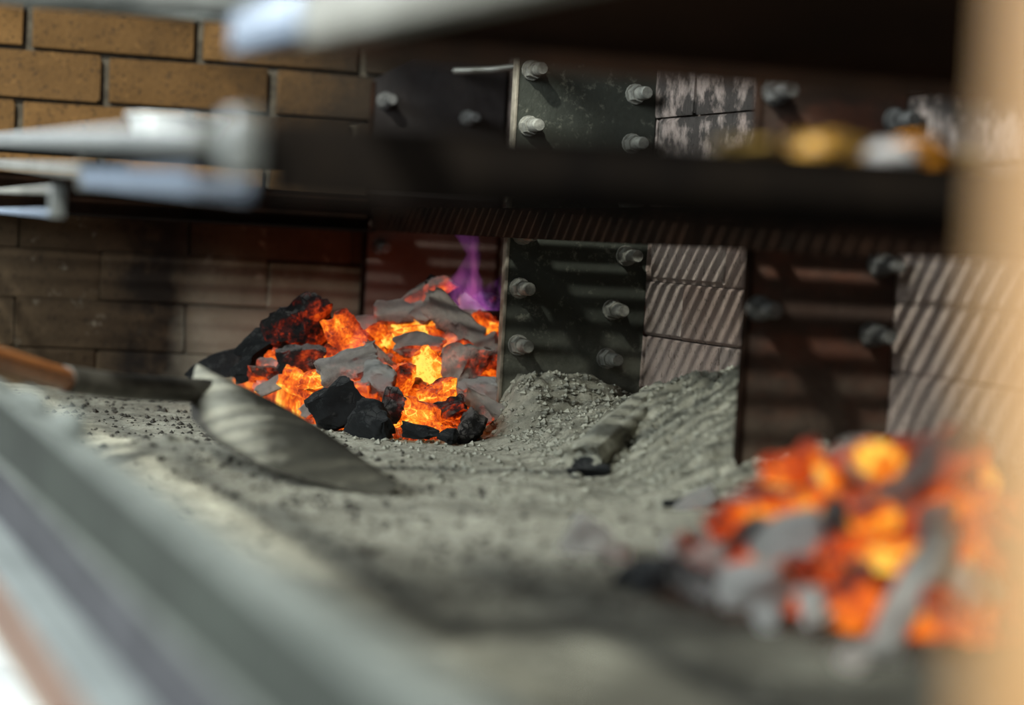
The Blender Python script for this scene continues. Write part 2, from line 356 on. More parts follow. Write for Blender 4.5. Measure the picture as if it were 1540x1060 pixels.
# ------------------------------------------------------------------ steel divider plates with bolts
def bolt_meshes():
    bm = bmesh.new(); add_tube(bm, [(0, 0, 0), (0, -.004, 0)], [.013, .013], 14); add_tube(bm, [(0, -.004, 0), (0, -.018, 0)], [.0115, .011], 6)
    a = bm_me(bm, 'bolt', 35)
    bm = bmesh.new(); add_tube(bm, [(0, -.016, 0), (0, -.040, 0), (0, -.043, 0)], [.0082, .0082, .0068], 12); b = bm_me(bm, 'stud', 35)
    return a, b
def plate(t, prof, mat, edge, bolts, bmat, label, low=None, emat='edge_highlight'):
    root = empty('divider_plate', (prof[0][0], t, 0)); tag(root, label, 'steel plate')
    bm = bmesh.new(); a = [bm.verts.new((x-prof[0][0], 0, z)) for x, z in prof]
    f = bm.faces.new(a); r = bmesh.ops.extrude_face_region(bm, geom=[f])
    for v in r['geom']:
        if isinstance(v, bmesh.types.BMVert): v.co.y += .012
    bmesh.ops.recalc_face_normals(bm, faces=bm.faces)
    link('plate', bm_me(bm, 'plate'), mat, root)
    z0, z1 = prof[0][1], edge
    box('edge_strip', (-.0035, -.0015, z0), (.0005, .0135, z1), M[emat], root, .0008)
    if low: box('lower_plate', (.0015, -.004, 0), (prof[1][0]-prof[0][0]-.0015, -.0005, .262), low, root, .001)
    A, B = bolt_meshes(); A.materials.append(bmat); B.materials.append(bmat)
    for x, z in bolts:
        o = link('bolt', A, None, root, (x-prof[0][0], 0 if not low else -.001, z)); link('stud', B, None, o)
    return root
plate(2.82, [(.905, 0), (1.087, 0), (1.087, .50), (.905, .50)], M['plate_mid'], .50,
      [(.921, .318), (.921, .251), (.921, .185), (.923, .115), (.921, .4525), (.921, .384), (1.058, .232), (1.044, .164), (1.040, .103), (1.058, .433), (1.057, .371), (1.056, .30)],
      M['bolt'], 'dark dusty steel plate with two rows of bolts, right beside the burning heap')
plate(2.14, [(.934, 0), (1.087, 0), (1.087, .50), (.934, .50)], M['plate_near'], .50,
      [(.945, .3985), (.942, .33), (.940, .260), (.942, .190), (1.075, .38), (1.072, .31), (1.068, .239), (1.064, .17)],
      M['bolt_dark'], 'reddish brown steel plate standing behind the near blurred ember heap', None, 'soot_rust')
plate(3.447, [(.886, 0), (1.087, 0), (1.087, .505), (.945, .505), (.886, .468)], M['plate_far'], .465,
      [(.902, .438), (1.030, .420), (.905, .222)], M['bolt_dark'], 'black steel plate with a cut corner on the brick end wall', M['plate_low'], 'soot_rust')
lk = tube('link_bar', [(1.0, 3.43, .489), (1.05, 3.40, .494), (1.087, 3.36, .502)], [.006, .006, .006], M['steel_dull']); tag(lk, 'thin grey bar slanting in front of the black cut-corner plate', 'bar')

# ------------------------------------------------------------------ front rail
RL = .20
rail = empty('front_rail', (RL, 1.5, 0)); tag(rail, 'long stepped steel rail along the front lip of the hearth', 'rail')
def strip(name, prof, mat, parent):
    bm = bmesh.new(); prism_y(bm, [(x-RL, z) for x, z in prof], -2.0, 1.96); bmesh.ops.bevel(bm, geom=[e for e in bm.edges if abs((e.verts[0].co-e.verts[1].co).y) > 1], offset=.0012, segments=2, affect='EDGES')
    return link(name, bm_me(bm, name, 40), mat, parent)
strip('top_flange', [(.200, .0945), (.222, .0945), (.222, .100), (.200, .100)], M['rail_pale'], rail)
strip('upper_web', [(.202, .050), (.212, .050), (.212, .0944), (.202, .0944)], M['rail'], rail)
strip('middle_lip', [(.1985, .0470), (.2118, .0470), (.2118, .0506), (.1985, .0506)], M['rail_pale'], rail)
strip('lower_web', [(.197, .010), (.210, .010), (.210, .0461), (.197, .0461)], M['rail_dark'], rail)
strip('lower_flange', [(.171, .004), (.2095, .004), (.2095, .0105), (.171, .0105)], M['rail_light'], rail)
strip('fascia', [(.1725, -.034), (.1795, -.034), (.1795, .0039), (.1725, .0039)], M['copper'], rail)
def lump(name, L, W, H, seed, mat, loc, rot=(0, 0, 0), amp=.2, sub=3):
    bm = bmesh.new(); bmesh.ops.create_icosphere(bm, subdivisions=sub, radius=.5)
    for v in bm.verts:
        n = v.co.normalized(); s = 1+amp*fbm(n*1.6+Vector((seed*7.3, 0, 0)), 3)
        v.co = Vector((n.x*L/2*s, n.y*W/2*s, n.z*H/2*s))
    o = link(name, bm_me(bm, name, 50), mat, None, loc); o.rotation_euler = rot; return o
tag(lump('ash_clump', .022, .15, .014, 3, M['rail_pale'], (.213, 1.80, .1045)), 'pale ash clump lying on the rail, farther of two', 'ash clump')
tag(lump('ash_clump', .024, .11, .016, 5, M['rail_pale'], (.215, 1.60, .1055)), 'pale ash clump lying on the rail, nearer of two', 'ash clump')

# ------------------------------------------------------------------ grates
def zt(t): return .279+.0215*(t-1.2)
slope = math.atan(.0215)
def vbar_mesh(L, w_, h_, th=.0025):
    bm = bmesh.new(); pr = [(-w_/2, h_), (-w_/2+th, h_), (0, th*1.6), (w_/2-th, h_), (w_/2, h_), (0, 0)]
    a = [bm.verts.new((0, y, z)) for y, z in pr]; b = [bm.verts.new((L, y, z)) for y, z in pr]; n = len(pr)
    for k in range(n): bm.faces.new((a[k], a[(k+1) % n], b[(k+1) % n], b[k]))
    bm.faces.new(a[::-1]); bm.faces.new(b); bmesh.ops.recalc_face_normals(bm, faces=bm.faces)
    return bm_me(bm, 'bar')
lg = empty('grill_grate', (.23, 1.22, 0)); tag(lg, 'lower grill grate of sooty bars with bare steel front, above the ash', 'grill grate')
def lbox(name, a, b, mat, parent, base, bev=.002, tilt=True):
    bm = bmesh.new(); add_box(bm, a, b, bev)
    for v in bm.verts:
        if tilt: v.co.z += .0215*(v.co.y-1.2)
        v.co -= Vector(base)
    return link(name, bm_me(bm, name, 40), mat, parent)
B0 = (.23, 1.22, 0)
vb = vbar_mesh(.63, .0225, .014); vb.materials.append(M['soot']); vl = vbar_mesh(.825, .0225, .014); vl.materials.append(M['soot'])
t = 1.255
while t < 3.40:
    near_plate = any(abs(t-p) < .024 for p in (2.146, 2.826, 3.45))
    link('bar', vb if near_plate else vl, None, lg, (.248-B0[0], t-B0[1], zt(t)-.001)); t += .0305
lbox('front_bar', (.222, 1.24, .279), (.242, 3.42, .2915), M['steel'], lg, B0)
lbox('end_bar', (.262, 1.222, .256), (.90, 1.232, .298), M['soot'], lg, B0)
lbox('rear_bar', (.872, 1.235, .262), (.884, 3.42, .2775), M['soot'], lg, B0)
lbox('corner_bracket', (.236, 1.205, .2665), (.2535, 1.238, .299), M['steel'], lg, B0, .006)
# grease gutter: an open folded channel hung under the front bar
bm = bmesh.new(); pr = [(.243, .272), (.245, .272), (.247, .2605), (.275, .258), (.277, .267), (.279, .267), (.278, .2555), (.2455, .258)]
prism_y(bm, [(x-B0[0], z) for x, z in pr], 1.35-B0[1], 1.82-B0[1], 0, .006); link('grease_gutter', bm_me(bm, 'grease_gutter'), M['steel_sky_tint'], lg)
lbox('gutter_end', (.243, 1.815, .262), (.279, 1.823, .286), M['steel_dull'], lg, B0, .001, False)
lbox('slide_rail', (.244, 1.84, .258), (.256, 3.42, .268), M['steel_dull'], lg, B0)
lh = empty('drawer_frame', (.25, 2.0, .24)); tag(lh, 'thin steel loop frame with a square end under the lower grate front', 'frame')
box('upper_bar', (-.004, .0, .0205), (.004, 1.40, .0255), M['steel_dull'], lh, .001); box('lower_bar', (-.004, .0, .001), (.004, 1.40, .006), M['steel_sky_tint'], lh, .001)
box('end_post', (-.006, -.012, .0), (.006, .0, .0265), M['steel'], lh, .001)
sf = empty('support_frame', (.885, 2.4, 0)); tag(sf, 'sooty angle iron frame carrying the lower grate along the walls', 'frame')
def sbox(name, a, b, mat): return lbox(name, a, b, mat, sf, (.885, 2.4, 0), .001, False)
sbox('end_angle', (.27, 3.43, .243), (.88, 3.446, .30), M['soot_rust']); sbox('rear_angle', (.886, 1.30, .246), (.896, 3.43, .282), M['soot_rust'])
sbox('shelf_strip', (.30, 3.395, .2435), (.885, 3.43, .2475), M['soot'])

ug = empty('grill_grate', (.28, 1.43, 0)); tag(ug, 'upper grill grate nearest the camera, underside black with soot', 'grill grate')
U0_ = (.28, 1.43, 0)
ub = vbar_mesh(.74, .020, .014); ub.materials.append(M['soot_rust'])
t = .50
while t < 1.405:
    link('bar', ub, None, ug, (.300-U0_[0], t-U0_[1], .354)); t += .034
def ubox(name, a, b, mat, bev=.002): return lbox(name, a, b, mat, ug, U0_, bev, False)
ubox('front_bar', (.280, .48, .339), (.298, 1.255, .366), M['steel_dull']); ubox('end_bar', (.300, 1.415, .347), (1.05, 1.427, .374), M['soot_rust'])
ubox('end_bar', (.300, .48, .347), (1.05, .49, .374), M['soot_rust']); ubox('rear_bar', (1.05, .48, .347), (1.06, 1.427, .374), M['soot'])
ubox('sky_tinted_end_plate', (.278, 1.26, .344), (.2985, 1.44, .368), M['steel_sky_tint'], .004)
ls = tube('lifting_bar', [(-.15, 2.02, .424), (1.088, 2.02, .424)], [.013, .013], M['steel']); tag(ls, 'round grey steel lifting bar crossing above the brick wall at the top', 'bar')

# ------------------------------------------------------------------ dish, food
bm = bmesh.new(); prof = [(.0, 0), (.030, 0), (.034, .002), (.0375, .022), (.0425, .0265), (.0425, .0275), (.0368, .0235), (.0328, .0035), (.030, .0018), (.0, .0018)]; n = 32
rings = [[bm.verts.new((r*math.cos(2*math.pi*k/n), r*math.sin(2*math.pi*k/n), z)) for k in range(n)] if r > 0 else [bm.verts.new((0, 0, z))] for r, z in prof]
for a, b in zip(rings, rings[1:]):
    for k in range(n):
        k2 = (k+1) % n
        if len(a) == 1: bm.faces.new((a[0], b[k2], b[k]))
        elif len(b) == 1: bm.faces.new((a[k], a[k2], b[0]))
        else: bm.faces.new((a[k], a[k2], b[k2], b[k]))
bmesh.ops.recalc_face_normals(bm, faces=bm.faces)
tag(link('steel_dish', bm_me(bm, 'steel_dish', 40), M['dish'], None, (.345, 2.0, .302)), 'small polished steel dish with flared rim on the lower grate', 'dish')
for i, (x, t, L, W, H, mt, lab) in enumerate([
    (.560, 1.30, .042, .05, .020, 'food_brown', 'browned flat piece of food on the grate, farthest from the post'),
    (.594, 1.29, .030, .04, .026, 'food_gold', 'golden roasted piece of food beside the browned flat one'),
    (.619, 1.30, .024, .04, .029, 'food_gold', 'darker golden roasted piece between golden and pale pieces'),
    (.641, 1.285, .024, .04, .024, 'food_pale', 'pale grey-white piece of food beside the big orange piece'),
    (.669, 1.30, .036, .045, .028, 'food_orange', 'big bright orange piece of food on the lower grate'),
    (.704, 1.31, .036, .04, .020, 'food_brown', 'yellow-brown piece of food next to the wooden post')]):
    tag(lump('grilled_food', L*.9, W, H*.8, 20+i, M[mt], (x, t, zt(t)+.013+H*.36), (0, 0, .3*i), .25), lab, 'food', 'food on the lower grate')

# ------------------------------------------------------------------ post
pb = bmesh.new(); add_box(pb, (.2775, .38, -.012), (.42, .50, 1.15), .006)
tag(link('wooden_post', bm_me(pb, 'wooden_post', 40), M['post']), 'tan wooden post standing very close beside the near ember heap', 'post')

# ------------------------------------------------------------------ shovel
T = Vector((.5894, 2.1541, .004)); A_ = Vector((.425, 2.3366, .0455)); B_ = Vector((.4937, 2.4947, .077))
sh = empty('shovel', T); tag(sh, 'ash-dusted shovel lying face down with blade tip on the ash', 'shovel')
Mid = (A_+B_)/2; Wd = (B_-A_)/2; Ld = T-Mid; Up = Wd.cross(Ld).normalized(); Up = Up if Up.z > 0 else -Up
bm = bmesh.new(); nu, nv = 34, 18; top = []; bot = []
for i in range(nu+1):
    u = i/nu; wdt = (1.0+.06*math.sin(u*math.pi)) * (1-max(0, (u-.30)/.70)**2.0*.86)
    crown = .026*(1-.75*u)+.004
    if u < .22: wdt *= .62+.38*math.sin(u/.22*math.pi/2)
    ra, rb = [], []
    for j in range(nv+1):
        v = -1+2*j/nv
        # slightly rounded shoulder and tip
        back = -.05*(1-abs(v)**2.2)*(1-u)**6 if False else 0
        uu = u+(-.06*(1-v*v)*(1-u)**4)+(.03*(1-v*v)*u**6)
        p = Mid+Ld*uu+Wd*v*wdt+Up*(crown*(1-v*v)+.006*math.exp(-(v/.22)**2)*max(0, 1-u/.42)**1.3)
        p.z = max(p.z, .0025)
        ra.append(bm.verts.new(p-T)); rb.append(bm.verts.new(p-Up*.0022-T))
    top.append(ra); bot.append(rb)
for i in range(nu):
    for j in range(nv):
        bm.faces.new((top[i][j], top[i][j+1], top[i+1][j+1], top[i+1][j])); bm.faces.new((bot[i][j], bot[i+1][j], bot[i+1][j+1], bot[i][j+1]))
    for j in (0, nv): bm.faces.new((top[i][j], top[i+1][j], bot[i+1][j], bot[i][j]))
for i in (0, nu):
    for j in range(nv): bm.faces.new((top[i][j], bot[i][j], bot[i][j+1], top[i][j+1]))
bmesh.ops.recalc_face_normals(bm, faces=bm.faces)
link('blade', bm_me(bm, 'blade', 60), M['blade'], sh)
h0 = Mid+Ld*.06+Up*.016; h1 = Vector((.318, 2.285, .084)); h2 = Vector((.2248, 2.131, .1135)); h3 = h2+(h2-h1)*6
tube('socket', [h0-T, h0.lerp(h1, .35)-T, h0.lerp(h1, .7)-T, h1.lerp(h2, .22)-T], [.0125, .0125, .0125, .013], M['socket'], sh, 18)
tube('handle', [h1-T, h2-T, h3-T], [.0108, .0108, .0115], M['wood_handle'], sh, 18)

# ------------------------------------------------------------------ coals
def coal_me(seed, shape):
    rnd = random.Random(seed); bm = bmesh.new(); bmesh.ops.create_cube(bm, size=1)
    bmesh.ops.subdivide_edges(bm, edges=bm.edges, cuts=8, use_grid_fill=True)
    planes = []
    for _ in range(9 if shape == 'c' else 5):
        n = Vector([rnd.gauss(0, 1) for _ in range(3)])
        if shape == 'l': n.x *= .25
        planes.append((n.normalized(), rnd.uniform(.33, .46)))
    for v in bm.verts:
        p = v.co.copy(); r = max(abs(p.x), abs(p.y), abs(p.z)); nn = p.normalized()*r
        if shape == 'c': p = p.lerp(nn, .38)
        else:
            c = math.hypot(p.y, p.z); k = max(abs(p.y), abs(p.z))
            if c > 0: p.y, p.z = p.y*(.35+.65*k/c), p.z*(.35+.65*k/c)
            p.x += .06*fbm(Vector((p.y*6, p.z*6, seed)), 2)
        for n, d in planes:
            q_ = p.dot(n)-d
            if q_ > 0: p -= n*q_
        if shape == 'l':
            a = math.atan2(p.z, p.y); g = .05*noise.noise(Vector((a*3.2, seed, p.x*.8))); p.y *= 1+g*2; p.z *= 1+g*2
        p += p.normalized()*(.10*fbm(p*3.4+Vector((seed*3.1, 0, 0)), 5)+.05*noise.noise(p*13+Vector((seed, 0, 0))))
        v.co = p
    return bm_me(bm, 'coal', 32)
CH = {'c': [coal_me(s, 'c') for s in range(14)], 'l': [coal_me(100+s, 'l') for s in range(8)]}
for L in CH.values():
    for me in L: me.materials.append(M['c_ember'])
def coal(x, y, z, L, W, H, pitch, roll, sh, mt, heat, label, rnd, group=None):
    me = CH[sh][rnd.randrange(len(CH[sh]))]; L, W, H = (L*1.12, W*1.12, H*1.12) if mt == 'ashwhite' else (L, W, H); o = bpy.data.objects.new('charcoal', me); COL.objects.link(o)
    o.location = (x, y, z); o.scale = (L*1.08, W*1.1, H*1.1)
    o.rotation_euler = (Matrix.Rotation(R(-18+rnd.uniform(-22, 22)), 3, 'Z') @ Matrix.Rotation(R(-pitch), 3, 'Y') @ Matrix.Rotation(R(roll+rnd.uniform(-8, 8)), 3, 'X')).to_euler()
    o.material_slots[0].link = 'OBJECT'; o.material_slots[0].material = M['c_'+mt]; o['heat'] = float(heat)
    return tag(o, label, 'charcoal', group)
COALS_A = [
 (0.699,3.023,0.119,0.090,0.055,0.068,22,20,'c','dark',0.38,'large black coal lump with one dull red side, upper end of the burning heap'),
 (0.653,3.041,0.094,0.086,0.029,0.036,45,10,'c','black',0,'long black unburnt coal leaning up against the big red-sided lump'),
 (0.618,3.160,0.056,0.081,0.025,0.032,15,0,'c','black',0,'low black coal at the dark end of the heap behind the shovel socket'),
 (0.627,3.026,0.060,0.034,0.025,0.025,27,0,'c','black',0,'small black coal wedged between two long black coals'),
 (0.690,2.981,0.077,0.064,0.035,0.039,12,30,'c','ashdark',0.3,'dark grey coal with wispy ash below the big black lump'),
 (0.646,2.999,0.057,0.037,0.022,0.022,7,0,'c','ember',0.62,'small reddish ash-flecked coal just above the shovel blade'),
 (0.660,2.976,0.048,0.052,0.015,0.015,29,0,'l','ash',0.18,'thin grey ash stick lying just above the shovel blade'),
 (0.749,2.961,0.101,0.080,0.022,0.044,-61,10,'c','ember',0.8,'leaning orange slab of coal in the middle of the burning heap'),
 (0.730,2.890,0.076,0.069,0.030,0.038,23,20,'l','ash',0.3,'tan striated coal chunk above the front black lump'),
 (0.761,2.859,0.065,0.038,0.032,0.036,-13,40,'c','ashwhite',0.22,'white ash-covered lump beside the tan striated chunk'),
 (0.705,2.844,0.031,0.062,0.045,0.057,32,15,'c','black',0,'biggest black coal at the front foot of the burning heap'),
 (0.728,2.758,0.020,0.060,0.033,0.041,-23,25,'c','black',0,'flat-topped black coal next to the biggest front black coal'),
 (0.777,2.726,0.012,0.042,0.017,0.019,-3,0,'c','black',0.12,'low black coal lying along the front foot of the heap'),
 (0.808,2.712,0.009,0.023,0.017,0.017,2,0,'c','black',0,'tiny black coal between two front coals near the steel plate'),
 (0.842,2.737,0.015,0.041,0.025,0.032,45,30,'c','ashdark',0.1,'half white half black coal at the front foot near the steel plate'),
 (0.787,2.853,0.064,0.047,0.025,0.028,59,0,'c','ember',0.66,'upright coal with a black cap above a glowing orange face'),
 (0.827,2.939,0.105,0.067,0.023,0.029,15,0,'c','ash',0.42,'arched grey coal bridging the hottest yellow hollow'),
 (0.870,3.062,0.166,0.065,0.024,0.030,39,10,'l','ash',0.42,'grey log piece pointing up to the top of the heap'),
 (0.882,3.061,0.175,0.030,0.025,0.025,-33,0,'c','black',0.15,'black tip of coal at the very top of the burning heap'),
 (0.829,3.039,0.141,0.056,0.025,0.028,2,0,'l','ash',0.35,'stubby grey log lying across near the heap top'),
 (0.855,3.016,0.142,0.021,0.026,0.026,57,0,'c','ashwhite',0.15,'small white ash nub between two grey logs near the top'),
 (0.882,2.981,0.136,0.079,0.032,0.039,-35,20,'l','ash',0.25,'long brown-grey log sloping down from the heap top'),
 (0.960,3.061,0.155,0.039,0.027,0.027,-18,0,'c','ashdark',0.3,'grey coal at the far top beside the steel plate edge'),
 (0.929,3.043,0.148,0.040,0.023,0.023,-38,0,'c','ashwhite',0.35,'white-streaked coal below the purple flame'),
 (0.944,3.024,0.136,0.049,0.019,0.019,-41,0,'c','ember',0.86,'narrow bright orange coal slanting towards the steel plate edge'),
 (0.864,2.864,0.084,0.051,0.037,0.061,75,0,'l','ash',0.42,'tall curved striated ash log standing upright in the heap'),
 (0.922,2.963,0.100,0.046,0.029,0.033,27,0,'l','ash',0.38,'striated brown coal above the tall upright ash log'),
 (0.931,2.936,0.083,0.034,0.035,0.039,67,0,'c','ember',0.68,'orange coal half hidden by the steel plate edge'),
 (0.894,2.847,0.056,0.061,0.026,0.033,2,20,'c','ashwhite',0.25,'broad white ash-covered coal against the steel plate edge'),
 (0.882,2.801,0.037,0.054,0.020,0.023,-21,0,'l','ash',0.3,'brown grainy log piece under the broad white coal'),
 (0.826,2.765,0.035,0.032,0.024,0.027,27,0,'l','ashdark',0.5,'brown split coal piece low in front of the heap'),
 (0.843,2.787,0.038,0.035,0.011,0.011,77,0,'l','ash',0.45,'short upright splinter of ash low in the heap'),
 (0.759,2.787,0.037,0.038,0.024,0.027,72,0,'c','ashdark',0.35,'coal with one white and one black side behind the flat black coal'),
 (0.862,2.770,0.026,0.034,0.022,0.024,37,0,'c','ash',0.35,'grey crumbling coal just above the half white coal'),
 (0.791,3.061,0.124,0.061,0.017,0.019,-3,0,'c','ashwhite',0.4,'flat pinkish-white flake on top of the heap middle'),
 (0.699,2.914,0.029,0.045,0.018,0.020,45,0,'l','ash',0.38,'grey ash stick leaning beside the biggest front black coal'),
 (0.783,2.922,0.081,0.063,0.015,0.017,-38,0,'l','ash',0.45,'slim pale log slanting down through the heap middle'),
 (0.681,2.956,0.050,0.050,0.026,0.028,-23,0,'c','ember',0.9,'bright yellow-orange coal just behind the shovel ridge'),
 (0.705,2.928,0.059,0.022,0.049,0.055,-78,0,'c','ember',1.0,'narrow yellow-hot coal standing between grey and tan chunks'),
 (0.819,2.967,0.113,0.051,0.023,0.025,7,0,'c','ember',1.0,'yellow-hot coal under the stubby grey log'),
 (0.822,2.801,0.052,0.048,0.029,0.032,12,0,'c','ember',0.8,'orange coal below the arched grey coal'),
 (0.790,2.753,0.030,0.048,0.024,0.027,-13,0,'c','ember',0.82,'orange coal just above the low black front coal'),
 (0.826,2.870,0.081,0.045,0.030,0.033,-43,0,'c','ember',0.92,'bright orange coal in the hollow left of the upright ash log'),
 (0.787,2.998,0.108,0.043,0.026,0.029,27,0,'c','ember',0.86,'orange coal under the pinkish-white flake'),
 (0.692,2.932,0.034,0.033,0.019,0.022,-13,0,'c','ember',0.85,'orange coal close to the shovel blade and grey ash stick'),
 (0.912,2.980,0.113,0.040,0.023,0.026,-53,0,'c','ember',0.72,'dark red glowing coal beside the long brown-grey log'),
]
COALS_B = [
 (1.474,2.902,0.035,0.116,0.057,0.071,25,10,'c','ashdark',0.42,'big dark ash-capped coal on the very top of the near heap'),
 (0.747,1.481,0.107,0.030,0.020,0.023,-23,0,'c','ember',1.0,'yellow-hot coal right under the big top coal'),
 (1.241,2.684,0.011,0.076,0.022,0.024,2,0,'c','ashwhite',0.2,'pale horned ash coal on the far top of the near heap'),
 (0.715,1.551,0.092,0.039,0.019,0.022,-3,0,'c','ember',0.8,'orange block under the pale horned ash coal'),
 (1.108,2.484,0.007,0.048,0.015,0.016,77,0,'l','ashwhite',0.15,'pale upright stick at the far shoulder of the near heap'),
 (0.932,2.149,0.012,0.044,0.024,0.027,25,0,'c','ember',0.62,'salmon-orange slab at the far shoulder of the near heap'),
 (0.860,2.067,0.008,0.033,0.017,0.019,22,0,'c','ashwhite',0.25,'white ash coal at the outer far edge of the near heap'),
 (0.719,1.493,0.091,0.016,0.018,0.020,47,0,'c','ember',1.0,'small yellow-hot coal near the horned ash coal'),
 (0.703,1.471,0.076,0.017,0.023,0.025,67,0,'c','ember',0.88,'upright orange coal below the small yellow-hot one'),
 (0.685,1.513,0.069,0.019,0.016,0.017,-3,0,'c','ember',0.8,'round orange coal under the orange block'),
 (0.692,1.492,0.071,0.014,0.015,0.016,-3,0,'c','ember',0.86,'second round orange coal under the orange block'),
 (0.669,1.550,0.056,0.030,0.018,0.020,22,0,'c','ember',0.66,'orange slab over the greyish purple coal'),
 (0.670,1.501,0.055,0.025,0.015,0.016,-3,0,'c','ashdark',0.2,'greyish purple coal amid the outer near heap'),
 (0.674,1.462,0.055,0.040,0.021,0.027,12,0,'c','ashwhite',0.22,'cream ash-covered coal in the middle of the near heap'),
 (0.647,1.445,0.027,0.052,0.020,0.024,7,0,'c','ashwhite',0.12,'large white ash-covered coal at the front foot of the near heap'),
 (0.704,1.449,0.070,0.020,0.021,0.023,47,0,'c','ashdark',0.25,'dark grey coal in the centre of the near heap'),
 (0.721,1.427,0.072,0.018,0.024,0.027,-73,0,'c','ember',0.88,'orange coal right of the dark grey centre coal'),
 (0.699,1.415,0.054,0.029,0.016,0.018,9,0,'c','ember',0.84,'broad orange coal below the dark grey centre coal'),
 (0.717,1.389,0.053,0.024,0.032,0.039,-78,0,'c','ember',0.97,'tall yellow-orange coal beside the pale leaning log'),
 (0.683,1.402,0.038,0.022,0.018,0.020,37,0,'c','ember',0.55,'dull dark red coal behind the salmon front coal'),
 (0.699,1.391,0.043,0.024,0.016,0.018,-3,0,'c','ashdark',0.32,'brown ashy coal above the salmon front coal'),
 (0.683,1.375,0.028,0.031,0.022,0.024,-23,0,'c','ember',0.66,'salmon-coloured coal low at the front of the near heap'),
 (0.719,1.363,0.039,0.063,0.015,0.019,63,0,'l','ashwhite',0.18,'long pale log leaning at the front of the near heap'),
 (0.723,1.337,0.027,0.022,0.022,0.025,57,0,'c','ember',0.72,'orange coal beside the foot of the pale leaning log'),
 (0.664,1.386,0.020,0.027,0.020,0.022,-53,0,'c','ashwhite',0.2,'cream coal in front of the salmon coal'),
 (0.641,1.408,0.009,0.020,0.015,0.017,-3,0,'c','ashwhite',0.08,'small white coal below the large white front coal'),
 (0.666,1.300,0.008,0.025,0.016,0.018,7,0,'c','ashwhite',0.05,'cream lump lying lowest in front of the near heap'),
 (0.638,1.282,0.006,0.022,0.013,0.014,-13,0,'c','ash',0.05,'grey lump lying beside the lowest cream lump'),
 (0.764,1.445,0.101,0.074,0.020,0.025,39,0,'l','ash',0.45,'long grey-brown log with red glow near the wooden post'),
 (0.805,1.437,0.100,0.015,0.014,0.015,-3,0,'c','ember',1.0,'small bright orange ember seen at the edge of the wooden post'),
 (0.754,1.379,0.063,0.021,0.019,0.021,-3,0,'c','ember',0.85,'orange coal next to the wooden post edge'),
 (0.753,1.406,0.076,0.030,0.016,0.018,32,0,'c','ash',0.4,'ashy pink-grey coal below the long grey-brown log'),
 (0.745,1.345,0.040,0.025,0.019,0.021,-33,0,'c','ash',0.4,'ashy coal nearest the foot of the wooden post'),
 (0.733,1.561,0.102,0.019,0.017,0.019,27,0,'c','ember',0.7,'red-orange coal between the big top coal and the orange block'),
 (0.672,1.425,0.040,0.024,0.016,0.017,-33,0,'c','ember',0.6,'reddish coal beside the cream middle coal'),
 (0.622,1.561,0.016,0.039,0.021,0.023,7,0,'c','black',0,'black coal lying on the ash outside the near heap'),
 (0.625,1.500,0.019,0.033,0.020,0.022,-23,0,'c','ashdark',0.0,'brown-black ashy coal between the black coal and large white coal'),
 (0.639,1.757,0.012,0.030,0.025,0.028,57,0,'c','ashwhite',0,'pale ash lump lying alone on the ash bed'),
 (0.641,1.575,0.029,0.018,0.013,0.014,-3,0,'c','ashwhite',0.05,'small pale chip above the black coal outside the near heap'),
 (0.653,1.718,0.007,0.023,0.014,0.015,-3,0,'c','ash',0.2,'small reddish grey chip beside the lone pale lump'),
 (0.843,2.076,0.005,0.025,0.010,0.011,7,0,'c','black',0,'small black splinter on the ash beyond the near heap'),
 (0.616,1.591,0.007,0.028,0.014,0.016,-13,0,'c','black',0,'flat black coal between the lone pale lump and black coal'),
]
rnd = random.Random(11)
for c in COALS_A: coal(*c, rnd)
for c in COALS_B: coal(*c, rnd)
STOP = {'with', 'leaning', 'at', 'wedged', 'below', 'just', 'lying', 'in', 'above', 'beside', 'next', 'along', 'between', 'bridging', 'pointing', 'of', 'across', 'near', 'sloping', 'slanting', 'standing', 'half', 'against', 'under', 'low', 'on', 'right', 'over', 'amid', 'behind', 'from', 'outside', 'seen', 'to', 'beyond', 'alone'}
def short(label):
    ws = label.split(); k = next((i for i, q_ in enumerate(ws) if q_ in STOP and i > 1), len(ws)); return ' '.join(ws[:min(k, 5)])
used = set()
def filler_label(kind, p, majors, fallback):
    near = sorted(majors, key=lambda c: (c[0]-p[0])**2+(c[1]-p[1])**2+(c[2]-p[2])**2)[:4]; nm = [short(c[11]) for c in near]
    for lab in [f'small {kind} coal next to the {nm[0]}']+[f'small {kind} coal between the {nm[i]} and the {nm[j]}' for i, j in ((0, 1), (0, 2), (1, 2))]:
        if lab not in used and len(lab.split()) <= 16: used.add(lab); return lab
    return fallback
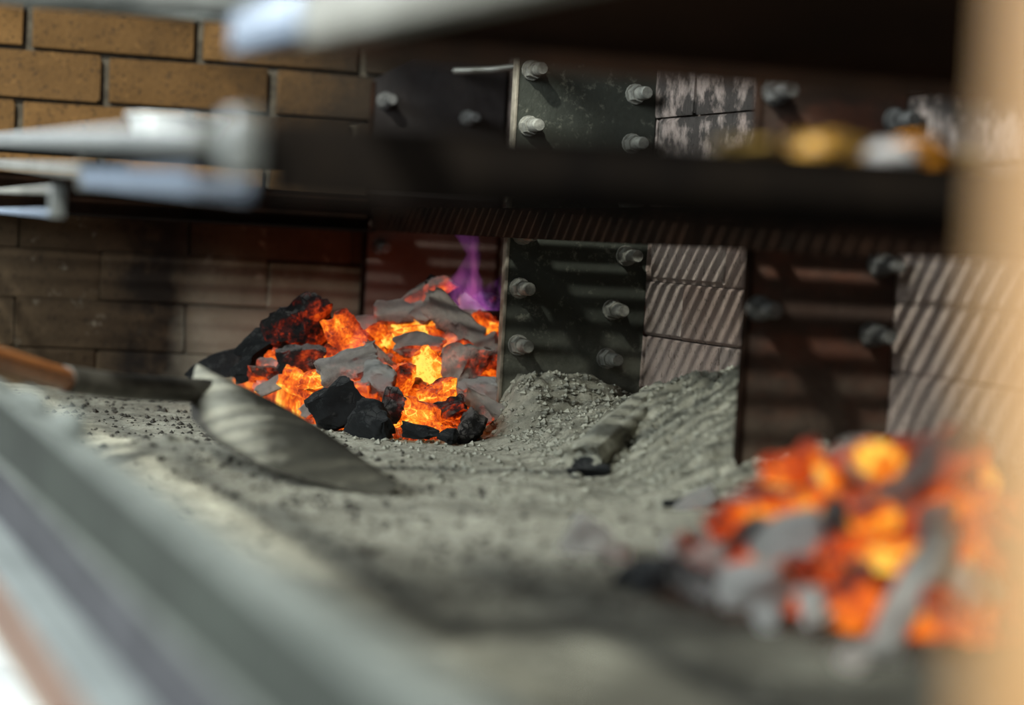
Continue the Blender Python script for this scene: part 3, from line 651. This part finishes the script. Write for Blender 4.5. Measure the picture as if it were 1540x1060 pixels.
# smaller glowing pieces filling the heaps between the big ones
rnd = random.Random(23); n = 0
while n < 110:
    x, t = rnd.uniform(.64, 1.06), rnd.uniform(2.74, 3.12); h = heap_far(x, t)
    if h < .035 or (x < .71 and t < 2.97) or (x > .87 and t < 2.87): continue
    n += 1; s = rnd.uniform(.016, .032); hot = max(0, 1-abs(x-.83)/.22)
    mt = 'ash' if rnd.random() < .55 else 'ember'; z = h-.012+rnd.uniform(-.008, .003); kind = 'ashy' if mt == 'ash' else 'glowing'
    coal(x, t, z, s*1.4, s, s*.8, rnd.uniform(-50, 50), rnd.uniform(0, 90), 'c', mt, rnd.uniform(.52, .74)+.20*hot,
         filler_label(kind, (x, t, z), COALS_A, f'small {kind} coal packed among bigger pieces of the far burning heap'), rnd, 'small coals of the far burning heap')
n = 0
while n < 80:
    x, t = rnd.uniform(.62, .98), rnd.uniform(1.29, 1.75); h = heap_near(x, t)
    if h < .030: continue
    n += 1; s = rnd.uniform(.016, .028); hot = h/.13
    ash = rnd.random() < .65
    z = h-.012+rnd.uniform(-.006, .002); kind = 'ashy' if ash else 'glowing'
    coal(x, t, z, s*1.4, s, s*.8, rnd.uniform(-50, 50), rnd.uniform(0, 90), 'c', 'ash' if ash else 'ember', (.25 if ash else .45)+.35*hot,
         filler_label(kind, (x, t, z), COALS_B, f'small {kind} coal packed among bigger pieces of the near heap'), rnd, 'small coals of the near heap')
def mound(name, fn, x0, x1, t0, t1, label):
    nx, ny = 60, 60; vs, fs, idx = [], [], {}
    for j in range(ny+1):
        for i in range(nx+1):
            x = x0+(x1-x0)*i/nx; t = t0+(t1-t0)*j/ny; h = fn(x, t)
            idx[i, j] = len(vs); vs.append((x, t, h-.030+.014*fbm((x*34, t*34, 4), 3) if h > .022 else -.04))
    for j in range(ny):
        for i in range(nx): fs.append((idx[i, j], idx[i+1, j], idx[i+1, j+1], idx[i, j+1]))
    me = bpy.data.meshes.new(name); me.from_pydata(vs, [], fs)
    o = link(name, me, M['c_ember']); o['heat'] = .84; tag(o, label, 'embers', kind='stuff')
mound('ember_bed', lambda x, t: heap_far(x, t) if x > .69 else 0, .55, 1.084, 2.69, 3.42, 'glowing bed of fine embers under the far burning heap')
mound('ember_bed', lambda x, t: heap_near(x, t) if heap_near(x, t) > .05 and x > .68 else 0, .60, 1.0, 1.27, 1.79, 'glowing bed of fine embers under the near blurred heap')
# ash-covered log half buried in the drift by the back wall
o = coal(.918, 2.428, .047, .20, .034, .034, 17, 0, 'l', 'ashwhite', 0, 'ash-covered round log half buried in the drift beside the bolted plate', random.Random(5))
o.rotation_euler = (Vector((.9952-.8518, 2.5101-2.3436, .055))).to_track_quat('X', 'Z').to_euler(); o.material_slots[0].material = M['heap_ash']
coal(.845, 2.335, .012, .045, .035, .022, 10, 0, 'c', 'black', 0, 'black charred chip lying at the foot of the half buried log', random.Random(6))

# ------------------------------------------------------------------ flames
def flame(name, pts, widths, mat, label, thick=.5, seed=0):
    bm = bmesh.new(); pts = [Vector(p) for p in pts]; rings = []; n = 14; K = 26
    for i in range(K+1):
        f = i/K*(len(pts)-1); a = min(int(f), len(pts)-2); u = f-a; u = u*u*(3-2*u)*.5+u*.5
        p = pts[a].lerp(pts[a+1], u); w_ = widths[a]*(1-u)+widths[a+1]*u
        ring = []
        for k in range(n):
            an = 2*math.pi*k/n; s = 1+.25*fbm((math.cos(an)*1.5+seed, math.sin(an)*1.5, i*.16), 2)
            ring.append(bm.verts.new(p+Vector((math.cos(an)*w_*s, math.sin(an)*w_*thick*s, 0))))
        rings.append(ring)
    for a, b in zip(rings, rings[1:]):
        for k in range(n): bm.faces.new((a[k], a[(k+1) % n], b[(k+1) % n], b[k]))
    bm.faces.new(rings[0][::-1]); bm.faces.new(rings[-1])
    tag(link(name, bm_me(bm, name, 80), mat), label, 'flame')
flame('flame', [(.925, 3.02, .150), (.912, 3.02, .175), (.915, 3.02, .200), (.922, 3.02, .222), (.912, 3.02, .242), (.905, 3.02, .258)], [.034, .030, .016, .010, .017, .018], M['flame_violet'], 'tall violet flame rising from the heap beside the bolted plate', .5, 1)
flame('flame', [(.958, 3.03, .150), (.950, 3.03, .168), (.962, 3.03, .185), (.968, 3.03, .198)], [.030, .028, .014, .003], M['flame_violet'], 'short blue-violet flame hugging the edge of the bolted plate', .5, 4)
flame('flame', [(.735, 2.93, .075), (.745, 2.93, .095), (.752, 2.93, .115), (.760, 2.93, .135), (.765, 2.93, .150)], [.010, .012, .010, .007, .002], M['flame_pink'], 'small pink flame licking up in the middle of the heap', .6, 7)
